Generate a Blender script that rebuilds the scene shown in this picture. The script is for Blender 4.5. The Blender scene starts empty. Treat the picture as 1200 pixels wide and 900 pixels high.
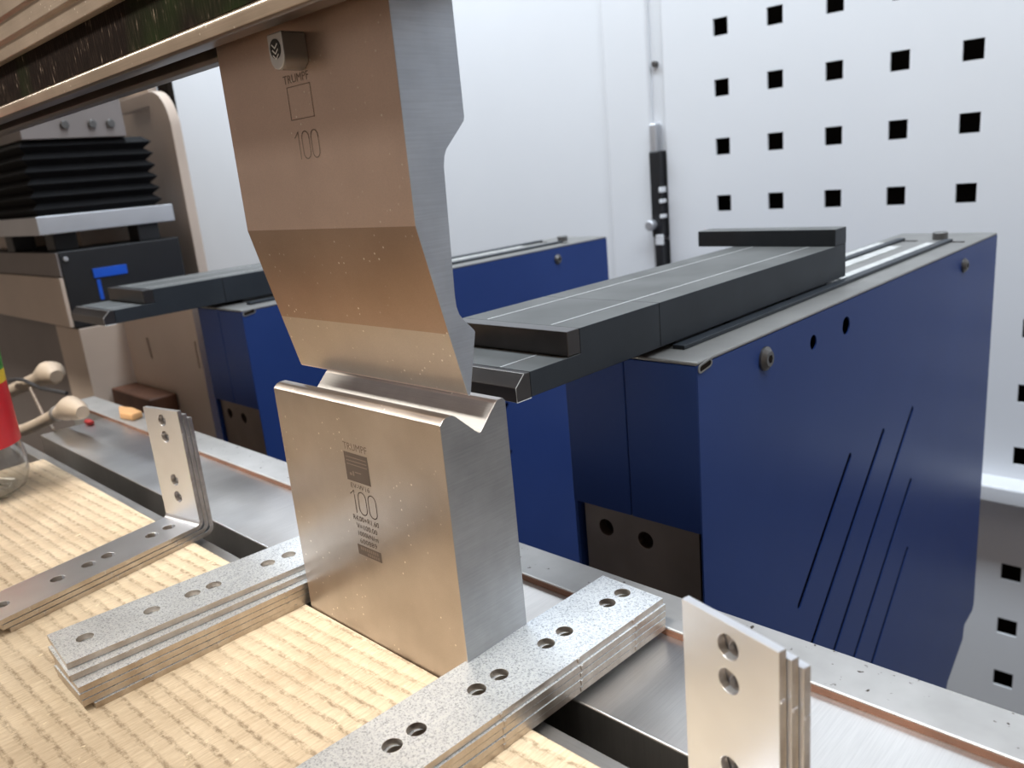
import bpy, bmesh, math, random
from mathutils import Matrix, Vector
random.seed(7)
S = 0.001                      # everything below is written in millimetres
scene = bpy.context.scene
COL = scene.collection

# ------------------------------------------------------------------ camera
cam = bpy.data.cameras.new('camera')
cam.sensor_width = 36.0
cam.lens = 946.685 / 1200.0 * 36.0
cam.clip_start = 0.01
cam.clip_end = 50
cam.dof.use_dof = True
cam.dof.focus_distance = 0.30
cam.dof.aperture_fstop = 19.0
camo = bpy.data.objects.new('camera', cam)
COL.objects.link(camo)
camo.matrix_world = Matrix(((0.72067051, -0.11586821, 0.68352657, 0.18705508),
                            (0.68738105, 0.24774006, -0.68273872, -0.15336971),
                            (-0.0902292, 0.96187287, 0.25818457, 0.17272659),
                            (0, 0, 0, 1)))
scene.camera = camo

# ------------------------------------------------------------------ world, lamps, exposure
w = bpy.data.worlds.new('workshop')
scene.world = w
w.use_nodes = True
bg = w.node_tree.nodes['Background']
bg.inputs[0].default_value = (0.56, 0.46, 0.385, 1)
bg.inputs[1].default_value = 0.40


def area(name, loc, target, sx, sy, power, col):
    l = bpy.data.lights.new(name, 'AREA')
    l.shape = 'RECTANGLE'; l.size = sx * S; l.size_y = sy * S; l.energy = power; l.color = col
    o = bpy.data.objects.new(name, l); COL.objects.link(o)
    o.location = Vector(loc) * S
    d = (Vector(target) - Vector(loc))
    o.rotation_euler = d.to_track_quat('-Z', 'Y').to_euler()
    return o


area('work_lamp', (-450, -310, 720), (-450, -10, 20), 2300, 80, 9.0, (1.0, 0.93, 0.82))
bl_ = area('bed_fill_light', (-250, -300, 700), (-250, 45, 0), 1300, 60, 0.9, (1.0, 0.96, 0.88))    # added narrow light to brighten the board near the die
bl_.data.spread = math.radians(22)       # narrow spread so the added light fades towards the operator
area('rear_lamp', (-620, 330, 1150), (-620, 800, 150), 3200, 260, 40, (0.80, 0.90, 1.0))       # lamp inside the machine behind the ram
scene.view_settings.view_transform = 'Standard'
scene.view_settings.look = 'None'
scene.view_settings.gamma = 1.0
scene.view_settings.use_curve_mapping = False
scene.view_settings.exposure = 0.0

# ------------------------------------------------------------------ materials


class NT:
    def __init__(s, name):
        s.m = bpy.data.materials.new(name); s.m.use_nodes = True
        s.t = s.m.node_tree; s.b = s.t.nodes['Principled BSDF']
        s.co = s.t.nodes.new('ShaderNodeTexCoord').outputs['Object']

    def node(s, ty, **kw):
        n = s.t.nodes.new(ty)
        for k, v in kw.items():
            if k in n.inputs: 
                if hasattr(v, 'links'): s.t.links.new(v, n.inputs[k])
                else: n.inputs[k].default_value = v
            else: setattr(n, k, v)
        return n

    def link(s, a, b): s.t.links.new(a, b)

    def mapping(s, scale, rot=(0, 0, 0)):
        n = s.t.nodes.new('ShaderNodeMapping'); n.inputs['Scale'].default_value = scale; n.inputs['Rotation'].default_value = rot
        s.link(s.co, n.inputs['Vector']); return n.outputs[0]

    def noise(s, scale, vec=None, detail=3, rough=0.55):
        n = s.t.nodes.new('ShaderNodeTexNoise'); n.inputs['Scale'].default_value = scale
        n.inputs['Detail'].default_value = detail; n.inputs['Roughness'].default_value = rough
        s.link(vec if vec is not None else s.co, n.inputs['Vector']); return n.outputs['Fac']

    def ramp(s, fac, stops):
        n = s.t.nodes.new('ShaderNodeValToRGB'); e = n.color_ramp.elements
        while len(e) < len(stops): e.new(0.5)
        for i, (p, c) in enumerate(stops):
            e[i].position = p; e[i].color = tuple(c) + (1,) if len(c) == 3 else c
        s.link(fac, n.inputs[0]); return n.outputs[0]

    def mix(s, fac, a, b, mode='MIX'):
        n = s.t.nodes.new('ShaderNodeMix'); n.data_type = 'RGBA'; n.blend_type = mode
        for sock, v in ((n.inputs[0], fac), (n.inputs[6], a), (n.inputs[7], b)):
            if hasattr(v, 'links'): s.link(v, sock)
            elif isinstance(v, (int, float)): sock.default_value = v
            else: sock.default_value = tuple(v) + (1,)
        return n.outputs[2]

    def bump(s, h, strength, dist=0.0002):
        n = s.t.nodes.new('ShaderNodeBump'); n.inputs['Strength'].default_value = strength
        n.inputs['Distance'].default_value = dist
        s.link(h, n.inputs['Height']); s.link(n.outputs[0], s.b.inputs['Normal'])

    def rng(s, fac, a, b):
        n = s.t.nodes.new('ShaderNodeMapRange'); n.inputs[3].default_value = a; n.inputs[4].default_value = b
        s.link(fac, n.inputs[0]); return n.outputs[0]

    def set(s, base=None, metal=0.0, rough=0.5, spec=None):
        if base is not None:
            if hasattr(base, 'links'): s.link(base, s.b.inputs['Base Color'])
            else: s.b.inputs['Base Color'].default_value = tuple(base) + (1,)
        s.b.inputs['Metallic'].default_value = metal
        if hasattr(rough, 'links'): s.link(rough, s.b.inputs['Roughness'])
        else: s.b.inputs['Roughness'].default_value = rough
        if spec is not None: s.b.inputs['Specular IOR Level'].default_value = spec
        return s.m


M = {}


def m_steel(name, c0, c1, rough=(0.28, 0.42), brush=(2500, 2500, 2500), bumpk=0.05, flecks=True, blot=28, metal=1.0):
    t = NT(name)
    br = t.noise(1.0, t.mapping(brush), 2)
    bl = t.noise(blot, None, 4)
    col = t.ramp(bl, [(0.3, c0), (0.72, c1)])
    col = t.mix(0.16, col, t.ramp(br, [(0.3, (0.4, 0.4, 0.4)), (0.7, (1, 1, 1))]), 'MULTIPLY')
    if flecks:
        v = t.node('ShaderNodeTexVoronoi', Scale=300.0); t.link(t.co, v.inputs['Vector'])
        sel = t.noise(31, None, 3)
        f = t.ramp(v.outputs['Distance'], [(0.07, (1, 1, 1)), (0.13, (0, 0, 0))])
        g = t.ramp(sel, [(0.46, (0, 0, 0)), (0.56, (0.8, 0.8, 0.8))])
        ff = t.mix(1.0, f, g, 'MULTIPLY')
        col = t.mix(ff, col, (1.0, 0.95, 0.86))
    t.bump(br, bumpk, 0.0001)
    return t.set(col, metal, t.rng(bl, *rough))


M['steel'] = m_steel('ground_steel', (0.42, 0.372, 0.342), (0.60, 0.545, 0.51), (0.22, 0.40), (2500, 2500, 2500), 0.05, True, 22)
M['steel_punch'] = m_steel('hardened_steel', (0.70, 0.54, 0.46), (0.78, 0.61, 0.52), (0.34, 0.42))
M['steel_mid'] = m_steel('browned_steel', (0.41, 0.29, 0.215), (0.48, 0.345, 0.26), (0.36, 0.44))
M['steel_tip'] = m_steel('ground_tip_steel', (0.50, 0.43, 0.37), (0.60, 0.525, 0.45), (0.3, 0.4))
M['steel_end'] = m_steel('sawn_steel', (0.36, 0.362, 0.365), (0.45, 0.45, 0.455), (0.4, 0.5), (60, 60, 1600), 0.04, False, 60)
M['steel_groove'] = m_steel('worn_groove_steel', (0.40, 0.39, 0.385), (0.50, 0.49, 0.48), (0.46, 0.56), (60, 2500, 2500), 0.05, False, 60)
M['punch_end'] = m_steel('ground_end_steel', (0.54, 0.575, 0.63), (0.64, 0.68, 0.74), (0.38, 0.48), (60, 60, 1500), 0.08, False, 60)
M['steel_grey'] = m_steel('milled_steel', (0.40, 0.385, 0.37), (0.54, 0.52, 0.50), (0.34, 0.48), (60, 3000, 3000), 0.08, False)
M['bed'] = m_steel('bed_steel', (0.66, 0.63, 0.60), (0.90, 0.88, 0.86), (0.22, 0.40), (1800, 60, 60), 0.16, False, 10)
M['zinc_edge'] = m_steel('cut_edge_steel', (0.46, 0.39, 0.33), (0.66, 0.61, 0.56), (0.3, 0.5), (900, 900, 900), 0.2, False, 120)

t = NT('pitted_strip_steel')
v = t.noise(260, None, 2); b = t.noise(30, None, 4)
pit = t.ramp(v, [(0.27, (0.16, 0.13, 0.11)), (0.33, (1, 1, 1))])
c = t.mix(1.0, t.ramp(b, [(0.3, (0.36, 0.355, 0.35)), (0.7, (0.48, 0.475, 0.47))]), pit, 'MULTIPLY')
M['strip'] = t.set(c, 0.85, 0.5)

t = NT('galvanised_sheet')
n1 = t.noise(1500, None, 3, 0.75); n2 = t.noise(26, None, 3)
c = t.ramp(n1, [(0.36, (0.36, 0.40, 0.45)), (0.46, (0.78, 0.83, 0.90)), (0.60, (0.92, 0.97, 1.0))])
c = t.mix(0.35, c, t.ramp(n2, [(0.35, (0.62, 0.62, 0.62)), (0.65, (1, 1, 1))]), 'MULTIPLY')
t.bump(n1, 0.12, 0.0001)
M['zinc'] = t.set(c, 0.7, t.rng(n2, 0.34, 0.48))

t = NT('smooth_zinc_sheet')
n2 = t.noise(22, None, 3); n1 = t.noise(300, None, 2)
c = t.ramp(n2, [(0.3, (0.70, 0.72, 0.77)), (0.7, (0.84, 0.87, 0.93))])
t.bump(n1, 0.04, 0.0001)
M['zinc_smooth'] = t.set(c, 0.9, 0.34)

t = NT('blue_powder_coat')
n1 = t.noise(600, None, 2); n2 = t.noise(9, None, 3)
t.bump(n1, 0.12, 0.0002)
M['blue'] = t.set(t.ramp(n2, [(0.3, (0.023, 0.052, 0.195)), (0.7, (0.028, 0.060, 0.215))]), 0.0, 0.36, 0.14)


def m_plain(name, c, rough=0.5, metal=0.0, var=0.08, scale=30, bump=0.0, bs=400, spec=None):
    t = NT(name); n = t.noise(scale, None, 3)
    a = tuple(x * (1 - var) for x in c); b = tuple(min(1, x * (1 + var)) for x in c)
    if bump: t.bump(t.noise(bs, None, 2), bump)
    return t.set(t.ramp(n, [(0.3, a), (0.7, b)]), metal, rough, spec)


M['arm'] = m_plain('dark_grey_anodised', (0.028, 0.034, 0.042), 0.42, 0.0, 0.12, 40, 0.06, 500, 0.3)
M['arm_top'] = m_plain('pale_arm_top', (0.112, 0.114, 0.110), 0.5, 0.0, 0.22, 25, 0.06, 500, 0.3)  # paler tone for the upward faces of the arm
M['arm_insert'] = m_plain('hardened_insert', (0.075, 0.068, 0.066), 0.28, 0.6, 0.15, 60)
M['line'] = m_plain('bright_scribed_line', (0.85, 0.85, 0.84), 0.35, 0.6)
M['top_cover'] = m_plain('grey_cover_sheet', (0.24, 0.235, 0.225), 0.45, 0.3, 0.12, 30)
M['black'] = m_plain('black_plastic', (0.012, 0.012, 0.014), 0.5)
M['rubber'] = m_plain('black_bellows_fabric', (0.006, 0.006, 0.007), 0.75, 0, 0.2, 60, 0, 400, 0.2)
M['void'] = m_plain('dark_interior', (0.016, 0.011, 0.008), 0.85, 0, 0.2, 8, 0, 400, 0.1)
M['white'] = m_plain('white_machine_paint', (0.78, 0.79, 0.81), 0.38, 0, 0.015, 5, 0.03, 250)
M['beige'] = m_plain('beige_machine_paint', (0.62, 0.50, 0.41), 0.42, 0, 0.05, 12)
M['grey_paint'] = m_plain('grey_brown_paint', (0.24, 0.21, 0.20), 0.5, 0, 0.06, 12)
M['alu'] = m_plain('aluminium_bar', (0.62, 0.63, 0.66), 0.4, 0.7, 0.05, 20)
M['ram'] = m_steel('ram_steel', (0.44, 0.35, 0.27), (0.60, 0.49, 0.39), (0.34, 0.5), (30, 2500, 2500), 0.1, True, 30, 0.85)
M['ram_dark'] = m_plain('shaded_ram_steel', (0.10, 0.078, 0.066), 0.34, 0.8, 0.25, 30)  # dark reflection under the jaws and on the rear jaw, put into the colour
M['lip_glint'] = m_plain('lip_glint_steel', (0.92, 0.84, 0.74), 0.26, 1.0, 0.05, 60)  # pale smooth steel that paints the highlight line along the lip
M['brown'] = m_plain('seam_and_reflection_brown', (0.13, 0.055, 0.03), 0.6, 0, 0.3, 30)
M['hose'] = m_plain('ivory_hose', (0.34, 0.27, 0.205), 0.5)
M['bolt'] = m_plain('bolt_and_button_shade', (0.16, 0.155, 0.15), 0.35, 0.7)
M['mount'] = m_plain('brown_steel_plate', (0.30, 0.235, 0.19), 0.38, 0.9, 0.15, 25)
M['blue_label'] = m_plain('bright_blue_label', (0.01, 0.10, 0.62), 0.4)
M['engrave'] = m_plain('laser_engraving', (0.085, 0.062, 0.05), 0.55, 0.3, 0.1)
M['engrave_light'] = m_plain('laser_engraving_mid', (0.20, 0.15, 0.12), 0.5, 0.5, 0.1)
M['concrete'] = m_plain('concrete_floor', (0.22, 0.20, 0.18), 0.7, 0, 0.2, 4)
M['orange_wood'] = m_plain('orange_wood_chip', (0.48, 0.27, 0.12), 0.6)
M['red'] = m_plain('red_label_film', (0.62, 0.012, 0.016), 0.35)
M['green'] = m_plain('green_label_film', (0.03, 0.25, 0.03), 0.35)
M['yellow'] = m_plain('yellow_label_film', (0.8, 0.55, 0.03), 0.35)
M['red_plastic'] = m_plain('red_plastic', (0.28, 0.012, 0.012), 0.4)
M['scale'] = m_plain('pale_scale_strip', (0.62, 0.62, 0.60), 0.4, 0.2, 0.2, 120)

t = NT('clear_plastic')
t.b.inputs['Transmission Weight'].default_value = 1.0; t.b.inputs['IOR'].default_value = 1.35
M['clear'] = t.set((0.95, 0.96, 0.96), 0.0, 0.04)

# oily dark clamp face: vertical drips and bright specks
t = NT('oily_dark_steel')
n1 = t.noise(1.0, t.mapping((800, 800, 130)), 3, 0.6); n2 = t.noise(14, None, 2); n3 = t.noise(700, None, 2)
c = t.ramp(n1, [(0.5, (0.009, 0.006, 0.005)), (0.66, (0.022, 0.015, 0.012)), (0.80, (0.42, 0.33, 0.26))])
c = t.mix(t.ramp(n2, [(0.56, (0, 0, 0)), (0.72, (0.55, 0.55, 0.55))]), c, (0.012, 0.032, 0.005))
t.bump(n1, 0.5, 0.0004)
M['oily'] = t.set(c, 0.0, 0.6, 0.02)

# rough sawn board: blade ridges along X with dirt in the dips, fibres along Y, small splinters
t = NT('rough_sawn_board')
vec = t.mapping((1, 1, 1), (0, 0, -0.035))
wv = t.node('ShaderNodeTexWave', wave_type='BANDS', bands_direction='Y'); t.link(vec, wv.inputs['Vector'])
wv.inputs['Scale'].default_value = 50.0; wv.inputs['Distortion'].default_value = 1.1; wv.inputs['Detail'].default_value = 3.0
wv.inputs['Detail Scale'].default_value = 3.0
fib = t.noise(1.0, t.mapping((1300, 120, 400)), 4, 0.65)
dirt = t.noise(1.0, t.mapping((330, 520, 100)), 5, 0.75)
area_ = t.noise(14, None, 2)
big = t.noise(22, None, 4)
spl = t.noise(1.0, t.mapping((260, 130, 130), (0, 0, 0.3)), 5, 0.72)
base = t.ramp(big, [(0.3, (0.58, 0.475, 0.345)), (0.7, (0.80, 0.69, 0.53))])
base = t.mix(0.45, base, t.ramp(fib, [(0.34, (0.55, 0.47, 0.38)), (0.62, (1, 1, 1))]), 'MULTIPLY')
band = t.ramp(wv.outputs['Fac'], [(0.05, (1, 1, 1)), (0.36, (0, 0, 0))])
patch = t.mix(1.0, t.ramp(dirt, [(0.42, (0.05, 0.05, 0.05)), (0.60, (1, 1, 1))]), t.ramp(area_, [(0.3, (0.35, 0.35, 0.35)), (0.65, (1, 1, 1))]), 'MULTIPLY')
df = t.mix(1.0, band, patch, 'MULTIPLY')
base = t.mix(t.mix(1.0, df, (0.92, 0.92, 0.92), 'MULTIPLY'), base, (0.19, 0.13, 0.08))
base = t.mix(t.ramp(spl, [(0.63, (0, 0, 0)), (0.67, (0.85, 0.85, 0.85))]), base, (0.88, 0.76, 0.56))
base = t.mix(t.ramp(spl, [(0.27, (0.9, 0.9, 0.9)), (0.30, (0, 0, 0))]), base, (0.14, 0.085, 0.045))
hgt = t.mix(0.22, wv.outputs['Color'], fib)
hgt = t.mix(0.35, hgt, spl)
t.bump(hgt, 0.7, 0.0011)
M['board'] = t.set(base, 0.0, 0.75, 0.25)

# ------------------------------------------------------------------ mesh helpers


class MB:
    def __init__(s): s.v = []; s.f = []

    def add(s, vs, fs):
        o = len(s.v); s.v += [tuple(p) for p in vs]; s.f += [tuple(i + o for i in f) for f in fs]; return s

    def box(s, x0, x1, y0, y1, z0, z1):
        return s.add([(x0, y0, z0), (x1, y0, z0), (x1, y1, z0), (x0, y1, z0), (x0, y0, z1), (x1, y0, z1), (x1, y1, z1), (x0, y1, z1)],
                     [(0, 3, 2, 1), (4, 5, 6, 7), (0, 1, 5, 4), (1, 2, 6, 5), (2, 3, 7, 6), (3, 0, 4, 7)])

    def prism(s, pts, axis, a, b):
        """pts: profile in the two other axes (in x,y,z order); extruded along axis from a to b"""
        def P(p, h): return (h, p[0], p[1]) if axis == 'x' else (p[0], h, p[1]) if axis == 'y' else (p[0], p[1], h)
        n = len(pts)
        vs = [P(p, a) for p in pts] + [P(p, b) for p in pts]
        return s.add(vs, [tuple(range(n))[::-1], tuple(range(n, 2 * n))] + [(i, (i + 1) % n, (i + 1) % n + n, i + n) for i in range(n)])

    def cyl(s, c, axis, r, a, b, n=20, r2=None):
        r2 = r if r2 is None else r2
        def P(k, h, q):
            u, w_ = q * math.cos(2 * math.pi * k / n), q * math.sin(2 * math.pi * k / n)
            return (h, c[0] + u, c[1] + w_) if axis == 'x' else (c[0] + u, h, c[1] + w_) if axis == 'y' else (c[0] + u, c[1] + w_, h)
        vs = [P(k, a, r) for k in range(n)] + [P(k, b, r2) for k in range(n)]
        return s.add(vs, [tuple(range(n))[::-1], tuple(range(n, 2 * n))] + [(i, (i + 1) % n, (i + 1) % n + n, i + n) for i in range(n)])

    def lathe(s, c, prof, n=40, cap=True):
        vs = []
        for r, z in prof: vs += [(c[0] + r * math.cos(2 * math.pi * k / n), c[1] + r * math.sin(2 * math.pi * k / n), z) for k in range(n)]
        fs = [(j * n + i, j * n + (i + 1) % n, (j + 1) * n + (i + 1) % n, (j + 1) * n + i) for j in range(len(prof) - 1) for i in range(n)]
        if cap: fs += [tuple(range(n))[::-1], tuple(range((len(prof) - 1) * n, len(prof) * n))]
        return s.add(vs, fs)

    def tube(s, path, r, n=12):
        P = [Vector(p) for p in path]; R = r if isinstance(r, (list, tuple)) else [r] * len(P)
        vs = []
        for i, p in enumerate(P):
            d = (P[min(i + 1, len(P) - 1)] - P[max(i - 1, 0)]).normalized()
            u = d.cross(Vector((0.13, 0.2, 1))).normalized(); w_ = d.cross(u)
            vs += [tuple(p + R[i] * (math.cos(2 * math.pi * k / n) * u + math.sin(2 * math.pi * k / n) * w_)) for k in range(n)]
        fs = [(j * n + i, j * n + (i + 1) % n, (j + 1) * n + (i + 1) % n, (j + 1) * n + i) for j in range(len(P) - 1) for i in range(n)]
        fs += [tuple(range(n)), tuple(range((len(P) - 1) * n, len(P) * n))[::-1]]
        return s.add(vs, fs)

    def build(s, name, mat, parent=None, bevel=0.0, smooth=False, seg=2, loc=None):
        me = bpy.data.meshes.new(name)
        me.from_pydata([(x * S, y * S, z * S) for x, y, z in s.v], [], s.f)
        bm = bmesh.new(); bm.from_mesh(me); bmesh.ops.recalc_face_normals(bm, faces=bm.faces); bm.to_mesh(me); bm.free()
        return link(name, me, mat, parent, bevel, smooth, seg)


def link(name, me, mat, parent=None, bevel=0.0, smooth=False, seg=2):
    mats = mat if isinstance(mat, (list, tuple)) else [mat]
    me.materials.clear()
    for k in mats: me.materials.append(M[k])
    o = bpy.data.objects.new(name, me); COL.objects.link(o)
    if parent is not None: o.parent = parent
    if smooth:
        for p in me.polygons: p.use_smooth = True
        try: me.set_sharp_from_angle(angle=math.radians(40))
        except Exception: pass
    if bevel:
        b = o.modifiers.new('edge', 'BEVEL'); b.width = bevel * S; b.segments = seg; b.limit_method = 'ANGLE'; b.angle_limit = math.radians(30)
        for p in me.polygons: p.use_smooth = True
        wn = o.modifiers.new('wn', 'WEIGHTED_NORMAL'); wn.keep_sharp = True
    return o


def empty(name, label=None, cat=None, loc=(0, 0, 0), rz=0.0, group=None):
    o = bpy.data.objects.new(name, None); COL.objects.link(o)
    o.empty_display_size = 0.01
    o.location = Vector(loc) * S; o.rotation_euler[2] = rz
    if label: tag(o, label, cat, group)
    return o


def tag(o, label, cat, group=None):
    o['label'] = label; o['category'] = cat
    if group: o['group'] = group
    return o


def struct(o, label=None):
    o['kind'] = 'structure'
    if label: o['label'] = label
    return o


def rel(o):
    """child meshes are written in world millimetres: keep them there under a moved parent"""
    p = o.parent
    o.matrix_parent_inverse = (Matrix.Translation(p.location) @ p.rotation_euler.to_matrix().to_4x4()).inverted()
    return o


def circle(cx, cy, r, n=24): return [(cx + r * math.cos(2 * math.pi * k / n), cy + r * math.sin(2 * math.pi * k / n)) for k in range(n)]


def stadium(a, b, r, n=8):
    ang = math.atan2(b[1] - a[1], b[0] - a[0])
    pts = [(b[0] + r * math.cos(ang - math.pi / 2 + math.pi * k / n), b[1] + r * math.sin(ang - math.pi / 2 + math.pi * k / n)) for k in range(n + 1)]
    pts += [(a[0] + r * math.cos(ang + math.pi / 2 + math.pi * k / n), a[1] + r * math.sin(ang + math.pi / 2 + math.pi * k / n)) for k in range(n + 1)]
    return pts


def plate_mesh(outline, holes, thick, mat4=None):
    """flat sheet with cut-outs: outline and holes in mm, thickness centred on z = 0; returns vertex/face lists"""
    cu = bpy.data.curves.new('tmp', 'CURVE'); cu.dimensions = '2D'; cu.fill_mode = 'BOTH'; cu.extrude = thick / 2
    for loop in [outline] + list(holes):
        sp = cu.splines.new('POLY'); sp.points.add(len(loop) - 1)
        for i, p in enumerate(loop): sp.points[i].co = (p[0], p[1], 0, 1)
        sp.use_cyclic_u = True
    ob = bpy.data.objects.new('tmp', cu)
    me = bpy.data.meshes.new_from_object(ob)
    bm = bmesh.new(); bm.from_mesh(me); bmesh.ops.remove_doubles(bm, verts=bm.verts, dist=1e-4)
    if mat4 is not None: bmesh.ops.transform(bm, matrix=mat4, verts=bm.verts)
    vs = [tuple(v.co) for v in bm.verts]; bm.verts.index_update()
    fs = [tuple(v.index for v in f.verts) for f in bm.faces]
    bm.free(); bpy.data.objects.remove(ob); bpy.data.curves.remove(cu); bpy.data.meshes.remove(me)
    return vs, fs


YZ = Matrix(((0, 0, 1, 0), (1, 0, 0, 0), (0, 1, 0, 0), (0, 0, 0, 1)))      # plate (u,v) -> (y,z), normal x
XZ = Matrix(((1, 0, 0, 0), (0, 0, 1, 0), (0, 1, 0, 0), (0, 0, 0, 1)))      # plate (u,v) -> (x,z), normal y


def text_on_front(name, s, x0, x1, z0, z1, y, mat, parent):
    """engraved line of lettering on a face that looks towards -Y, fitted to the given rectangle"""
    cu = bpy.data.curves.new('tmp', 'FONT'); cu.body = s; cu.size = 1.0; cu.resolution_u = 2
    ob = bpy.data.objects.new('tmp', cu)
    me = bpy.data.meshes.new_from_object(ob)
    xs = [v.co.x for v in me.vertices]; ys = [v.co.y for v in me.vertices]
    kx = (x1 - x0) / (max(xs) - min(xs)); kz = (z1 - z0) / (max(ys) - min(ys))
    for v in me.vertices:
        v.co = ((x0 + (v.co.x - min(xs)) * kx) * S, y * S, (z0 + (v.co.y - min(ys)) * kz) * S)
    me.name = name
    bpy.data.objects.remove(ob); bpy.data.curves.remove(cu)
    o = link(name, me, mat, parent)
    return o


def ribbon_front(mb, pts, wd, y, closed=False):
    """thin engraved stroke on a -Y face along (x, z) points"""
    n = len(pts)
    for i in range(n if closed else n - 1):
        a = Vector(pts[i]); b = Vector(pts[(i + 1) % n]); d = (b - a)
        if d.length < 1e-6: continue
        d.normalize(); q = Vector((-d.y, d.x)) * wd / 2; e = d * wd * 0.3
        c = [a - e + q, b + e + q, b + e - q, a - e - q]
        mb.add([(p.x, y, p.y) for p in c], [(0, 1, 2, 3)])


def big_100(name, x0, x1, z0, z1, y, wd, mat, parent):
    mb = MB(); w_ = (x1 - x0)
    ribbon_front(mb, [(x0, z1 - (z1 - z0) * 0.2), (x0 + w_ * 0.16, z1), (x0 + w_ * 0.16, z0)], wd, y)
    for a, b in ((0.30, 0.61), (0.70, 1.0)):
        r = w_ * (b - a) / 2; cx = x0 + w_ * (a + b) / 2
        ribbon_front(mb, stadium((cx, z0 + r), (cx, z1 - r), r, 8), wd, y, True)
    return mb.build(name, mat, parent)


# ================================================================== SETTING
struct(MB().box(-3500, 3500, -3500, 2500, -950, -900).build('floor', 'concrete'))

# perforated rear wall: square cut-outs on a 70.3 mm grid
P = 70.3; HX0 = -353.0; HZ0 = 103.8; HS = 10.0


def perforated(x0, x1, z0, z1, y, th, xs, zs):
    mb = MB()
    xc = [x0]; zc = [z0]
    for x in xs: xc += [x - HS, x + HS]
    for z in zs: zc += [z - HS, z + HS]
    xc.append(x1); zc.append(z1)
    nx, nz = len(xc), len(zc)
    vs = [(x, yy, z) for yy in (y, y + th) for z in zc for x in xc]
    fs = []
    I = lambda i, j, k: k * nx * nz + j * nx + i
    hole = lambda i, j: i % 2 == 1 and j % 2 == 1 and 0 < i < nx - 2 + 1 and j < nz - 1
    for i in range(nx - 1):
        for j in range(nz - 1):
            if hole(i, j):
                fs += [(I(i, j, 0), I(i + 1, j, 0), I(i + 1, j, 1), I(i, j, 1)), (I(i, j + 1, 0), I(i, j + 1, 1), I(i + 1, j + 1, 1), I(i + 1, j + 1, 0)),
                       (I(i, j, 0), I(i, j, 1), I(i, j + 1, 1), I(i, j + 1, 0)), (I(i + 1, j, 0), I(i + 1, j + 1, 0), I(i + 1, j + 1, 1), I(i + 1, j, 1))]
            else:
                for k in (0, 1): fs.append((I(i, j, k), I(i + 1, j, k), I(i + 1, j + 1, k), I(i, j + 1, k)))
    mb.add(vs, fs)
    me = bpy.data.meshes.new('wall'); me.from_pydata([(a * S, b * S, c * S) for a, b, c in mb.v], [], mb.f); return me


me = perforated(-436, 1460, -205, 760, 800, 3, [HX0 + P * k for k in range(25)], [HZ0 + P * k for k in range(-4, 9)])
struct(link('wall_back', me, 'white'), 'white sheet wall pierced by rows of square holes')
me = perforated(-436, 1460, -720, -225, 805, 3, [-6 + P * k for k in range(-5, 20)], [-320 - 69 * k for k in range(5)][::-1])
struct(link('wall_back_lower', me, 'white'), 'lower white wall with square holes below the ledge')
struct(MB().box(-436, 1460, 768, 803, -224, -204).build('trim_1', 'white', None, 3), 'white ledge across the pierced wall')
struct(MB().box(-1950, 1500, 900, 905, -800, 800).build('wall_backing', 'void'), 'dark space behind the pierced wall')
struct(MB().box(-1950, -532, 806, 812, -500, 760).build('wall_left', 'white', None, 2), 'plain white wall panel left of the pierced wall')
struct(MB().box(-532, -459, 798, 812, -500, 760).build('trim_2', 'white', None, 4), 'white post between plain wall and pierced wall')
struct(MB().box(-459, -436, 806, 812, -500, 760).build('trim_3', 'white', None, 1), 'recessed joint beside the white post')

la = empty('door_latch', 'black upright door latch on the white joint beside the pierced wall', 'latch', (-449, 800, 20))
for o in (MB().box(-457, -440, 788, 806, 62, 176).build('latch_body', 'black', la, 2),
          MB().box(-457, -446, 790, 806, 172, 212).build('rod_guide', 'alu', la, 3),
          MB().box(-452, -440, 786, 806, 15, 58).build('lower_catch', 'black', la, 2),
          MB().cyl((-455, 79), 'y', 7, 778, 795, 18).build('knob', 'alu', la, 1.5, True),
          MB().box(-450, -439, 785, 790, 52, 66).build('white_tab', 'white', la, 1),
          MB().box(-442, -438, 786, 798, 122, 129).build('clip', 'white', la, 0.6),
          MB().box(-442, -438, 786, 798, 108, 113).build('clip', 'white', la, 0.6),
          MB().box(-442, -438, 786, 798, 88, 93).build('clip', 'white', la, 0.6)): rel(o)
tag(rel_ := MB().cyl((-451, 286), 'y', 4, 800, 807, 14).build('panel_screw', 'bolt', None, 0.8, True), 'small dark screw above the latch on the white joint', 'screw')

# ================================================================== PRESS BED
bed = empty('press_bed', 'long steel press bed with clamping slot under the die', 'press bed')
MB().box(-620, 620, -0.25, 7.3, -60, -3).build('front_jaw', 'steel_grey', bed, 0.5)
MB().prism([(21.8, -60), (21.8, -3.4), (22.3, -3), (72.6, -3), (72.6, -60)], 'x', -537, 620).build('rear_jaw', 'bed', bed, 0.5)
MB().prism([(72.6, -60), (72.6, -0.4), (73.2, 0), (94, 0), (94, -60)], 'x', -620, 620).build('back_strip', 'strip', bed, 0.3)
MB().box(-620, 620, 72.2, 72.55, -3, -0.6).build('copper_seam', 'brown', bed)
MB().box(-620, 620, -9, 94, -600, -60).build('bed_body', 'steel_grey', bed, 1)
MB().box(-620, 620, 7.5, 21.6, -60, -38).build('slot_floor', 'void', bed)

tag(MB().box(-452, 330, -560, -0.3, -20, 0).build('wooden_board', 'board', None, 0.8), 'rough sawn wooden board with ridged saw marks in front of the die', 'board')
tb = empty('support_table', 'dark steel support table under the wooden board', 'table', (-60, -290, -900))
rel(MB().box(-460, 340, -570, -12, -60, -20.2).build('table_top', 'steel_grey', tb, 1))
for x in (-440, 300):
    for y in (-550, -60): rel(MB().box(x, x + 30, y, y + 30, -900, -60).build('leg', 'steel_grey', tb, 1))

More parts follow.
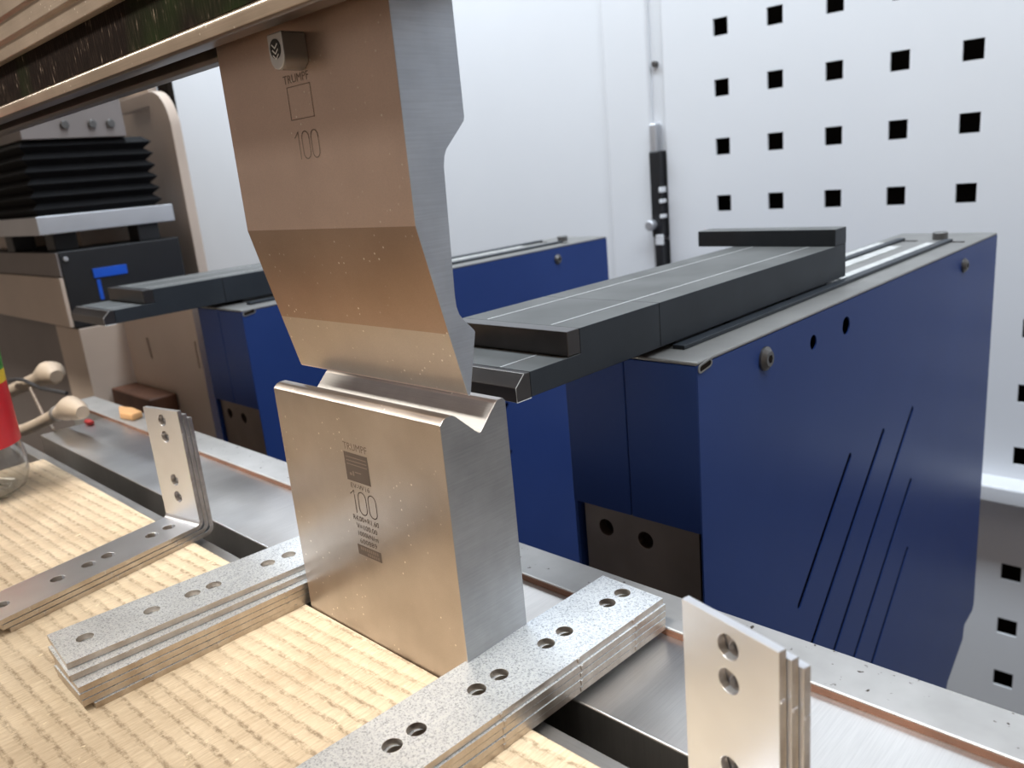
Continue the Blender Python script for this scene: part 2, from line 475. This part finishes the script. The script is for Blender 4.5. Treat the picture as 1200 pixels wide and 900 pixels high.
# ================================================================== RAM
ram = empty('press_ram', 'oily brown steel ram with clamp jaws along the top', 'press ram')
MB().prism([(-17.2, 219.6), (-18.2, 220.4), (-18.6, 223.6)] + [(-17.2 - 1.4 * math.cos(a), 224.0 + 1.4 * math.sin(a)) for a in [math.pi / 2 * k / 6 for k in range(7)]] + [(-16.0, 225.5), (-16.0, 246), (-2, 246), (-2, 223), (-11, 219.6)], 'x', -1500, 700).build('front_jaw', ['ram', 'ram_dark', 'lip_glint'], ram, 0.35)
MB().box(-1500, 700, -16.6, -15.9, 226.2, 243).build('oily_face', 'oily', ram)
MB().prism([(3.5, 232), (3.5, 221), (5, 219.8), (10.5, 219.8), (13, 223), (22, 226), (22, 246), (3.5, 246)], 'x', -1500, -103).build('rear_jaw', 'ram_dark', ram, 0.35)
MB().prism([(27, 226), (40, 226), (40, 246), (27, 246)], 'x', -103, 700).build('rear_jaw', 'ram', ram, 0.35)
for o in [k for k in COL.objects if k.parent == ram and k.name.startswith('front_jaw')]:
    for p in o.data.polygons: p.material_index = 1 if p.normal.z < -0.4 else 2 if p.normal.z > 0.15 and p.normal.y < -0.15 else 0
MB().box(-1500, 700, -2, 3.4, 236, 246).build('slot_roof', 'void', ram)
MB().prism([(-20.0, 243), (-20.0, 249), (-21.5, 250), (-21.5, 257), (-23.0, 258), (-23.0, 266), (-24.5, 267), (-24.5, 700), (80, 700), (80, 246), (-17, 243)], 'x', -1500, 700).build('beam_body', 'ram', ram, 0.4)

# ================================================================== PUNCH
pu = empty('bending_punch', 'tall brown steel bending punch clamped under the ram', 'punch')
prof = [(1.7, 246), (1.7, 158.5), (9.9, 124.0), (15.0, 103.2), (15.4, 102.5), (16.2, 102.4), (16.6, 103.2), (21.3, 122.4), (20.9, 123.2), (16.9, 127.4), (15.3, 129.4),
        (14.5, 132.0), (14.3, 135.5), (15.6, 174.6), (16.2, 177.6), (17.2, 179.6), (25.6, 187.6), (26.1, 189.0), (25.9, 224), (11, 224), (11, 246)]
body = MB().prism(prof, 'x', -102.3, -2.3)
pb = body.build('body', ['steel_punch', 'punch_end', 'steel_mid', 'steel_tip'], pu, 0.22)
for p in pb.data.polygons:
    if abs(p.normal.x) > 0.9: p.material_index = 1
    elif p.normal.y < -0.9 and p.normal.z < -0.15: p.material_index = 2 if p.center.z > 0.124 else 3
sb = MB()
arc = [(-49.0 + 4.3 * math.cos(a), 212.7 + 4.3 * math.sin(a)) for a in [math.pi + math.pi * k / 12 for k in range(13)]]
sb.prism(arc + [(-44.7, 219.3), (-53.3, 219.3)], 'y', -7.0, 1.8)
btn = sb.build('safety_button', ['bolt', 'alu'], pu, 0.5)
for p in btn.data.polygons: p.material_index = 1 if p.normal.y < -0.9 else 0  # button sides carry their shade as a dark colour, front stays bright
MB().cyl((-49.0, 214.6), 'y', 2.9, -7.25, -6.9, 28).build('emblem_disc', 'black', btn)
em = MB()
for dz in (1.5, -0.1, -1.6):
    ribbon_front(em, [(-50.5, 214.4 + dz), (-49.0, 213.2 + dz), (-47.5, 214.4 + dz)], 0.42, -7.32)
em.build('emblem_chevrons', 'line', btn)
text_on_front('maker_engraving', 'TRUMPF', -61.4, -46.3, 205.6, 208.2, 1.64, 'engrave_light', pu)
mb = MB(); ribbon_front(mb, [(-60.0, 204.5), (-46.3, 204.5), (-46.3, 194.3), (-60.0, 194.3)], 0.28, 1.64, True)
mb.build('square_engraving', 'engrave_light', pu)
big_100('number_engraving', -59.6, -46.0, 181.6, 190.3, 1.64, 0.36, 'engrave_light', pu)

# ================================================================== DIE
di = empty('bending_die', 'tan steel bending die block with a V groove along its top', 'die')
prof = [(0, -3), (0, 96.9), (1.7, 98.5), (3.0, 98.9), (5.6, 98.9), (6.8, 98.2), (15.9, 90.0), (16.4, 89.8), (17.0, 90.0), (24.6, 97.6), (25.8, 98.5), (28.4, 98.6), (29.6, 97.4), (29.6, -3), (21.3, -3), (21.3, -24), (8, -24), (8, -3)]
body = MB().prism(prof, 'x', -100, 0)
db = body.build('body', ['steel', 'steel_end', 'steel_groove'], di, 0.2)
for p in db.data.polygons:
    if abs(p.normal.x) > 0.9: p.material_index = 1
    elif p.normal.z > 0.3 and 0.006 < p.center.y < 0.025: p.material_index = 2
yy = -0.06
text_on_front('maker_engraving', 'TRUMPF', -56.3, -41.9, 79.6, 82.3, yy, 'engrave_light', di)
MB().box(-56.6, -42.3, yy, 0, 67.4, 78.5).build('logo_square', 'engrave', di)
ls = MB()
for k in range(3): ls.box(-55.6, -43.2, yy - 0.02, yy, 76.6 - 1.4 * k, 76.9 - 1.4 * k)
ls.box(-54.5, -53.2, yy - 0.02, yy, 69.6, 70.6).box(-52.6, -51.8, yy - 0.02, yy, 69.6, 71.4).box(-51.2, -47.4, yy - 0.02, yy, 71.0, 71.4)
ls.build('logo_marks', 'engrave_light', di)
text_on_front('type_engraving', 'EV-W16', -55.0, -43.6, 64.6, 66.5, yy, 'engrave', di)
big_100('number_engraving', -56.2, -40.9, 54.6, 63.6, yy, 0.42, 'engrave', di)
text_on_front('data_engraving', 'R4.00+R1.60', -56.6, -41.0, 51.4, 53.5, yy, 'engrave', di)
text_on_front('data_engraving', 'V=100.00', -55.3, -42.6, 48.2, 50.3, yy, 'engrave', di)
text_on_front('data_engraving', '1000kN/m', -54.8, -42.6, 45.2, 47.2, yy, 'engrave', di)
text_on_front('data_engraving', '600889', -54.4, -44.0, 42.2, 44.2, yy, 'engrave', di)
MB().box(-56.6, -42.2, yy, 0, 37.2, 41.3).build('code_bar', 'engrave', di)
cb = MB(); random.seed(3)
for k in range(9): cb.box(-54.6 + 1.25 * k, -53.9 + 1.25 * k, yy - 0.02, yy, 39.4, 40.6)
for k in range(6): cb.box(-50.6 + 1.25 * k, -49.9 + 1.25 * k, yy - 0.02, yy, 37.8, 38.8)
cb.build('code_marks', 'engrave_light', di)

# ================================================================== BRACKETS
W = 14.5; T = 2.5; TS = 2.32; HR = 3.15


def nubs(mb, ys, z0, z1):
    for y in ys:
        for sx in (-1, 1): mb.box(min(sx * W, sx * (W + 0.3)), max(sx * W, sx * (W + 0.3)), y - 0.5, y + 0.5, z0, z1)


def assign_edges(me, up):
    for p in me.polygons:
        p.material_index = 0 if up(p) else 1


mb = MB()
FH = [6, 15, 39, 48.5, 71, 81, 105.5, 114.5, 131, 156]
mb.add(*plate_mesh([(-W, -166), (W, -166), (W, 0), (-W, 0)], [circle(0, -d, HR) for d in FH], TS, Matrix.Translation((0, 0, TS / 2))))
nubs(mb, [-18, -48, -84, -119, -146], 0.4, T - 0.4)
flat0 = mb.build('flat_bracket', ['zinc', 'zinc_edge'], None, 0.3)
assign_edges(flat0.data, lambda p: abs(p.normal.z) > 0.7)

mb = MB()
LH = [10, 35, 50, 60, 84, 94]; VH = [6, 15, 39, 48.5]; VT = 64.5; RO = 4.6; RI = RO - TS
mb.add(*plate_mesh([(-W, -105), (W, -105), (W, -RO), (-W, -RO)], [circle(0, -105 + d, HR) for d in LH], TS, Matrix.Translation((0, 0, TS / 2))))
mb.add(*plate_mesh([(-W, RO), (W, RO), (W, VT), (-W, VT)], [circle(0, VT - d, HR) for d in VH], TS, Matrix.Translation((0, -TS / 2, 0)) @ XZ))
NA = 8
prof = [(-RO + RO * math.sin(a), RO - RO * math.cos(a)) for a in [math.pi / 2 * k / NA for k in range(NA + 1)]]
prof += [(-RO + RI * math.sin(a), RO - RI * math.cos(a)) for a in [math.pi / 2 * k / NA for k in range(NA, -1, -1)]]
mb.prism(prof, 'x', -W, W)
nubs(mb, [-20, -55, -90], 0.4, T - 0.4)
for z in (26, 60 - 8):
    for sx in (-1, 1): mb.box(min(sx * W, sx * (W + 0.3)), max(sx * W, sx * (W + 0.3)), -T + 0.4, -0.4, z - 0.5, z + 0.5)
bent0 = mb.build('bent_bracket', ['zinc_smooth', 'zinc_edge'], None, 0.3)
assign_edges(bent0.data, lambda p: abs(p.normal.x) < 0.5 and not (abs(p.normal.y) > 0.7 and abs(p.center.y * 1000 + 105) < 0.5))

first = {}


def place(proto, x, y, z, rz, label, cat, group):
    if proto.name not in first: o = proto; first[proto.name] = 1
    else: o = proto.copy(); COL.objects.link(o)
    o.location = (x * S, y * S, z * S); o.rotation_euler = (0, 0, math.radians(rz))
    return tag(o, label, cat, group)


def near_right(x, y, rz):
    """far end centre of a flat bracket whose near right corner stands at x, y"""
    a = math.radians(rz); return (x - W * math.cos(a) - 166 * math.sin(a), y - W * math.sin(a) + 166 * math.cos(a))


# stack to the left of the die, six high (bottom to top)
names = ['lowest', 'second lowest', 'third lowest', 'third from the top', 'second from the top', 'topmost']
spec = [(-103.6, -87.2, -0.3), (-104.6, -90.6, -1.2), (-104.9, -91.0, -1.4), (-105.4, -90.6, -1.8), (-111.4, -91.2, -3.6), (-116.1, -90.0, -4.4)]
for i, (x, y, r) in enumerate(spec):
    fx, fy = near_right(x, y, r)
    place(flat0, fx, fy, i * (T + 0.02), r, 'flat galvanised bracket beside the die\'s left face, %s of six' % names[i], 'bracket', 'flat brackets stacked left of the die')
names = ['lowest', 'second lowest', 'middle', 'second from the top', 'topmost']
spec = [(16.9, 72.0, -2.2), (16.9, 72.2, -2.1), (16.7, 72.7, -2.2), (16.5, 73.2, -2.0), (15.8, 72.7, -2.1)]
for i, (x, y, r) in enumerate(spec):
    place(flat0, x, y, i * (T + 0.02), r, 'flat galvanised bracket in the foreground stack, %s of five' % names[i], 'bracket', 'flat brackets stacked in the foreground')
names = ['outermost and lowest', 'middle', 'innermost and topmost']


def nest(x, y, rz, where, group, jit):
    a = math.radians(rz)
    for i in range(3):
        jx, jr = jit[i]
        px = x + math.sin(a) * T * i * 1.03 + jx * math.cos(a); py = y - math.cos(a) * T * i * 1.03 + jx * math.sin(a)
        place(bent0, px, py, i * T * 1.02, rz + jr, 'L-bent galvanised bracket %s, %s of three' % (where, names[i]), 'bracket', group)


nest(-226.6, 9.4, 11.0, 'near the bottle', 'bent brackets nested on the left', [(0.2, 0), (0.1, 0), (0, 0)])
nest(105.8, -2.2, -14.0, 'at the lower right edge', 'bent brackets nested on the right', [(2.2, 0), (1.1, 0), (0, 0)])

# ================================================================== BACK GAUGES


def bolt_x(y, z, r, parent):
    b = MB().cyl((y, z), 'x', r, 0, 1.2, 20).cyl((y, z), 'x', r, 1.2, 3.2, 20, r * 0.62).build('screw', 'bolt', parent, 0.0, True)
    MB().cyl((y, z), 'x', r * 0.36, 3.1, 3.3, 6).build('socket', 'void', b)
    return b


def make_gauge():
    g = empty('back_gauge', 'x', 'back gauge')
    slots = [((323.8, -19.7), (253.4, -89.2)), ((379.3, -20.3), (268.8, -126)), ((435, -20.4), (302, -149)), ((437.5, -76.5), (333.3, -174)), ((435.9, -131.3), (369.5, -194))]
    outline = [(150.4, 80), (632, 80), (632, -272), (628, -278), (604, -281), (601, -295), (560, -318), (548, -345), (530, -345), (150.4, -345)]
    hol = [stadium(a, b, 2.5) for a, b in slots] + [circle(270, 65, 4.2), circle(314.5, 65.4, 5.4)]
    MB().add(*plate_mesh(outline, hol, 0.8, Matrix.Translation((-0.4, 0, 0)) @ YZ)).build('side_panel', 'blue', g)
    MB().add(*plate_mesh(outline, [], 2.0, Matrix.Translation((-77, 0, 0)) @ YZ)).build('side_panel', 'blue', g, 0.3)
    MB().box(-78, -40.7, 150, 152, -2, 80).build('front_panel', 'blue', g, 0.5)
    MB().box(-40.1, -0.2, 150, 152, -2, 80).build('front_panel', 'blue', g, 0.5)
    MB().box(-76, -2, 630, 632, -272, 80).build('rear_panel', 'blue', g, 0.5)
    tp = MB().box(-78, 0.0, 150, 632, 80, 82).build('top_cover', 'top_cover', g, 0.9)
    MB().box(-75.5, -20, 158, 624, -300, 79.5).build('inner_frame', 'void', g)
    MB().cyl((314.5, 65.4), 'x', 3.0, -14, -3, 14).build('inner_pin', 'mount', g, 0.3, True)
    MB().cyl((268.5, 65.4), 'x', 3.0, -14, -2.2, 14).build('inner_pin', 'blue', g, 0.3, True)
    MB().add(*plate_mesh([(-73, -140), (-3.2, -140), (-3.2, -2.4), (-73, -2.4)], [circle(-59.2, -14.2, 4.6), circle(-34.5, -15, 4.6)], 6, Matrix.Translation((0, 155.5, 0)) @ XZ)).build('mount_plate', 'mount', g, 0.3)
    bolt_x(213.5, 69, 6.2, g); bolt_x(539.5, 67.6, 5.6, g)
    # folded corner lip with its slot
    lp = MB().add(*plate_mesh(stadium((152.6, 78.4), (160.5, 79.6), 2.0), [stadium((153.0, 78.4), (160.2, 79.5), 1.3)], 0.5, Matrix.Translation((0.35, 0, 0)) @ YZ)).build('corner_lip', 'top_cover', g)
    MB().add(*plate_mesh(stadium((153.0, 78.4), (160.2, 79.5), 1.3), [], 0.3, Matrix.Translation((0.15, 0, 0)) @ YZ)).build('slot', 'void', lp)
    # tracks on the cover
    for x0, x1, y0, y1 in ((-24, -17.5, 168, 572), (-63, -57, 168, 580)):
        MB().box(x0, x1, y0, y1, 82, 84.2).build('guide_rail', 'arm', tp, 0.4)
    MB().box(-34, -25, 375, 560, 82, 82.8).build('scale_strip', 'scale', tp, 0.2)
    MB().box(-56, -46, 375, 540, 82, 82.6).build('scale_strip', 'scale', tp, 0.2)
    MB().box(-73, -65, 375, 560, 82, 82.8).build('scale_strip', 'scale', tp, 0.2)
    MB().box(-17.5, -8, 566, 570, 82, 82.4).build('slot', 'void', tp)
    MB().box(-57, -46, 574, 577, 82, 82.4).build('slot', 'void', tp)
    MB().cyl((-32, 588), 'z', 6, 82, 88, 18).build('cover_screw', 'bolt', tp, 0.8, True)
    # stop finger
    for y0, y1 in ((175, 205), (228, 268), (300, 350)):
        MB().box(-86, -27, y0, y1, 82.1, 85.1).build('carriage_block', 'black', g, 0.4)
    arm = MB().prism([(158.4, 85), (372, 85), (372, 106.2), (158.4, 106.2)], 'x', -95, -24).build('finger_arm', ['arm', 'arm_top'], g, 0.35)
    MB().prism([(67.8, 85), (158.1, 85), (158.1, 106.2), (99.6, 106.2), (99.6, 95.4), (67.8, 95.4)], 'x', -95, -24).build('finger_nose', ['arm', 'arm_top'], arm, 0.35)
    MB().prism([(59.3, 84.7), (67.7, 84.7), (67.7, 95.3), (64.3, 95.3), (59.2, 90.7)], 'x', -95, -24).build('stop_tip', 'arm_insert', arm, 0.4)
    MB().tube([(-95, 64.3, 95.25), (-24.1, 64.3, 95.25)], 0.24, 6).build('worn_edge', 'line', arm)
    MB().tube([(-24.05, 64.3, 95.2), (-24.05, 59.3, 90.7), (-24.05, 59.4, 84.8), (-24.05, 67.6, 84.8)], 0.2, 6).build('worn_edge', 'line', arm)
    MB().box(-95, -24, 91.5, 99.5, 95.7, 106.2).build('stop_block', 'arm_insert', arm, 0.4)
    MB().box(-122, -23.9, 355, 372.2, 106.25, 117).build('rear_stop', ['arm', 'arm_top'], arm, 0.5)
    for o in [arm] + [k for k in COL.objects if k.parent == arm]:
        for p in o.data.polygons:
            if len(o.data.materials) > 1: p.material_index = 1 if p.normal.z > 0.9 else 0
    for x in (-79.5, -40.5):
        MB().box(x - 0.35, x + 0.35, 101, 354, 106.2, 106.3).build('scribed_line', 'line', arm)
    MB().box(-40.8, -40.0, 68, 90, 95.4, 95.5).build('scribed_line', 'line', arm)
    return g


def copy_tree(o, parent=None):
    c = o.copy(); COL.objects.link(c); c.parent = parent
    for ch in [k for k in COL.objects if k.parent == o]: copy_tree(ch, c)
    return c


g1 = make_gauge()
g2 = copy_tree(g1)
g2.location = (-0.419, 0.004, 0)
for ch in g2.children:
    if ch.name.startswith(('finger_arm', 'carriage_block')): ch.location.x -= 0.015      # this finger stands further out to the left
tag(g1, 'blue slotted back gauge housing with dark stop finger, right of the die', 'back gauge', 'back gauges behind the bed')
tag(g2, 'blue back gauge with dark stop finger, partly hidden behind the punch', 'back gauge', 'back gauges behind the bed')

# ================================================================== LEFT END OF THE MACHINE
be = empty('bellows', 'black folded bellows cover under the ram at far left', 'bellows', (-875, 190, 168))
NF = 6; prof = []
for k in range(2 * NF + 1): prof.append((168 + 75 * k / (2 * NF), 0 if k % 2 == 0 else 7))
vs = []
for z, o_ in prof: vs += [(-1050 + 7 - o_, 118 + 7 - o_, z), (-757 + o_, 118 + 7 - o_, z), (-757 + o_, 252 - 7 + o_, z), (-1050 + 7 - o_, 252 - 7 + o_, z)]
fs = [(j * 4 + i, j * 4 + (i + 1) % 4, (j + 1) * 4 + (i + 1) % 4, (j + 1) * 4 + i) for j in range(2 * NF) for i in range(4)]
fs += [(0, 1, 2, 3), tuple(range(8 * NF, 8 * NF + 4))]
rel(MB().add(vs, fs).build('folds', 'rubber', be))
rel(MB().box(-1050, -748, 122, 226, 243.2, 330).build('mount_flange', 'grey_paint', be, 1))
for y in (164.4, 191.8, 210.7): rel(MB().cyl((y, 256.5), 'x', 4.2, -748, -744, 14).build('bolt', 'bolt', be, 0.6, True))
ba = empty('guide_block', 'pale aluminium bar on posts below the black bellows', 'guide block', (-875, 190, 130))
rel(MB().box(-1050, -750, 118, 262, 148.5, 167.5).build('bar', 'alu', ba, 1))
for x, y in ((-790, 150), (-770, 232), (-900, 140)): rel(MB().box(x - 14, x + 14, y - 12, y + 12, 130.2, 148.5).build('post', 'black', ba, 1))
rel(MB().box(-1040, -960, 150, 240, 130.2, 148.5).build('spacer', 'beige', ba, 1))
rel(MB().box(-860, -820, 180, 240, 130.2, 148.5).build('spacer', 'beige', ba, 1))
bx = empty('drive_box', 'black drive box with blue label and beige front plate at far left', 'machine box', (-875, 190, 48))
rel(MB().box(-1100, -750, 131, 262, 48, 130).build('body', 'black', bx, 1.5))
rel(MB().box(-1100, -751, 129, 131.2, 104, 129).build('front_plate', 'grey_paint', bx, 0.5))
rel(MB().box(-1100, -751, 127, 131.2, 50, 103).build('front_plate', 'beige', bx, 0.5))
lb = rel(MB().box(-750.5, -748.5, 161, 197, 98, 108).build('label', 'blue_label', bx, 0.3))
rel(MB().box(-750.5, -749.4, 163, 167, 74, 96).build('label_stem', 'blue_label', bx, 0.3))
rel(MB().cyl((137, 122), 'x', 2.5, -750.5, -747, 12).build('rivet', 'alu', bx, 0.4, True))
co = empty('sheet_cover', 'beige sheet metal cover with upright slots at far left', 'machine cover', (-650, 200, -300))
rel(MB().box(-826, -750, 134, 182, -300, 47).build('column', 'beige', co, 1.2))
rel(MB().add(*plate_mesh([(-747, -300), (-551, -300), (-551, 78), (-747, 78)], [stadium((-688, 12), (-690, 30), 3.0), stadium((-574, 13), (-574, 36), 2.6)], 3, Matrix.Translation((0, 181.5, 0)) @ XZ)).build('face_sheet', 'beige', co, 0.5))
rel(MB().box(-551, -545, 170, 184, -300, 78).build('edge_flange', 'beige', co, 0.8))
rel(MB().box(-740, -560, 186, 190, -290, 76).build('backing', 'void', co))
rel(MB().box(-742, -640, 150, 179, -300, -22).build('reflection_block', 'brown', co, 2))  # added block, paints the brown reflection low on the cover
sp = empty('side_cover', 'grey painted side cover at the left edge', 'machine cover', (-1100, 160, -300))
rel(MB().box(-1400, -869, 150, 156, -300, 46).build('sheet', 'grey_paint', sp, 1))
rel(MB().box(-869, -826.5, 160, 166, -300, 46).build('dark_gap', 'void', sp, 0.5))
fr = empty('frame_plate', 'beige upright frame plate with rounded shoulder before the white wall', 'machine frame', (-790, 290, -300))
out = [(-812, -300), (-763, -300), (-763, 232)] + [(-803 + 40 * math.cos(a), 252 + 44 * math.sin(a)) for a in [math.pi / 2 * k / 10 for k in range(11)]] + [(-900, 296), (-900, 280), (-812, 280)]
rel(MB().add(*plate_mesh(out, [], 12, Matrix.Translation((0, 290, 0)) @ XZ)).build('plate', 'beige', fr, 1))
rel(MB().box(-940, -842, 300, 312, -300, 330).build('rear_column', 'beige', fr, 2))
rel(MB().box(-842, -812, 312, 318, -300, 330).build('dark_gap', 'void', fr))
rel(MB().box(-1500, -940, 330, 336, -300, 420).build('rear_sheet', 'grey_paint', fr, 1))

# hoses, cable, chip, bottle
h = empty('ivory_hose', 'ivory hose with bulky plug lying across the bed end', 'hose', (-580, 40, 0))
rel(MB().tube([(-700, 34, -32), (-660, 40, -24), (-608, 40, -10), (-560, 40, 4), (-528, 40, 14)], 5.6, 14).build('tube', 'hose', h, 0, True))
rel(MB().tube([(-530, 40, 13), (-518, 40, 16), (-505, 40, 20), (-490, 40, 20), (-478, 40, 20)], [6, 8.5, 9.5, 8, 5], 14).build('plug', 'hose', h, 0, True))
rel(MB().tube([(-545, 40, 9), (-538, 40, 11)], [6.6, 6.6], 14).build('collar', 'steel_grey', h, 0, True))
h = empty('ivory_hose', 'thick ivory hose ending in a round knob behind the bottle', 'hose', (-740, 70, 0))
rel(MB().tube([(-900, 70, -32), (-857, 70, -25), (-741, 70, 3), (-690, 70, 15)], 7, 14).build('tube', 'hose', h, 0, True))
rel(MB().tube([(-692, 70, 14), (-672, 70, 20), (-655, 70, 25), (-640, 70, 26), (-632, 70, 24)], [7.2, 9, 11, 11, 6], 14).build('knob', 'hose', h, 0, True))
pth = [(-756, 60, 8), (-720, 58, 14), (-697, 58, 16), (-670, 58, 15), (-646, 58, 14), (-610, 60, 15), (-586, 62, 15.5)]
tag(MB().tube(pth, 1.8, 8).build('black_cable', 'black', None, 0, True), 'thin black cable crossing the ivory hoses', 'cable')
tag(MB().tube([(-646, 50, 16), (-628, 48, 6), (-610, 46, -4), (-598, 46, -10), (-590, 46, -14)], 1.6, 8).build('brass_wire', 'mount', None, 0, True), 'short brown wire loop over the lower hose', 'wire')
tag(MB().box(-534, -522, 55, 60, -3, 1).build('red_clip', 'red_plastic', None, 1.5), 'small red plastic clip beside the hose plug', 'clip')
tag(MB().prism([(-531, 84), (-512, 89), (-490, 88), (-487, 78), (-505, 75)], 'z', 0.05, 6).build('wood_chip', 'orange_wood', None, 1.5), 'small orange wood chip on the bed behind the bent brackets', 'wood chip')

bo = empty('drink_bottle', 'clear plastic drink bottle with red label at the left edge', 'bottle', (-406, -53, 0))
c = (-406, -53)
prof = [(14, 3), (17, 0.4), (23, 0.2), (29, 4), (32, 12), (32.3, 22), (31, 30), (31, 78), (32.3, 92), (32.3, 120), (29, 145), (20, 170), (14, 185), (13, 200), (12.3, 200), (13.3, 185), (19.3, 169.6), (28.3, 144.6), (31.6, 120), (31.6, 92), (30.3, 78), (30.3, 30), (31.6, 22), (31.3, 12), (28.4, 4.8), (22.6, 1), (17.4, 1.2), (14.2, 3.8)]
rel(MB().lathe(c, prof, 40, False).build('shell', 'clear', bo, 0, True))
rel(MB().lathe(c, [(16.5, 200), (16.5, 215), (12, 217)], 30).build('cap', 'red', bo, 0.5, True))
rel(MB().lathe(c, [(31.5, 33), (31.6, 34), (31.6, 71), (31.5, 72)], 40, False).build('label_band', 'red', bo, 0, True))
rel(MB().lathe(c, [(31.6, 72), (31.7, 75), (31.8, 80)], 40, False).build('yellow_band', 'yellow', bo, 0, True))
rel(MB().lathe(c, [(31.8, 80), (32.2, 90), (32.5, 96)], 40, False).build('green_band', 'green', bo, 0, True))
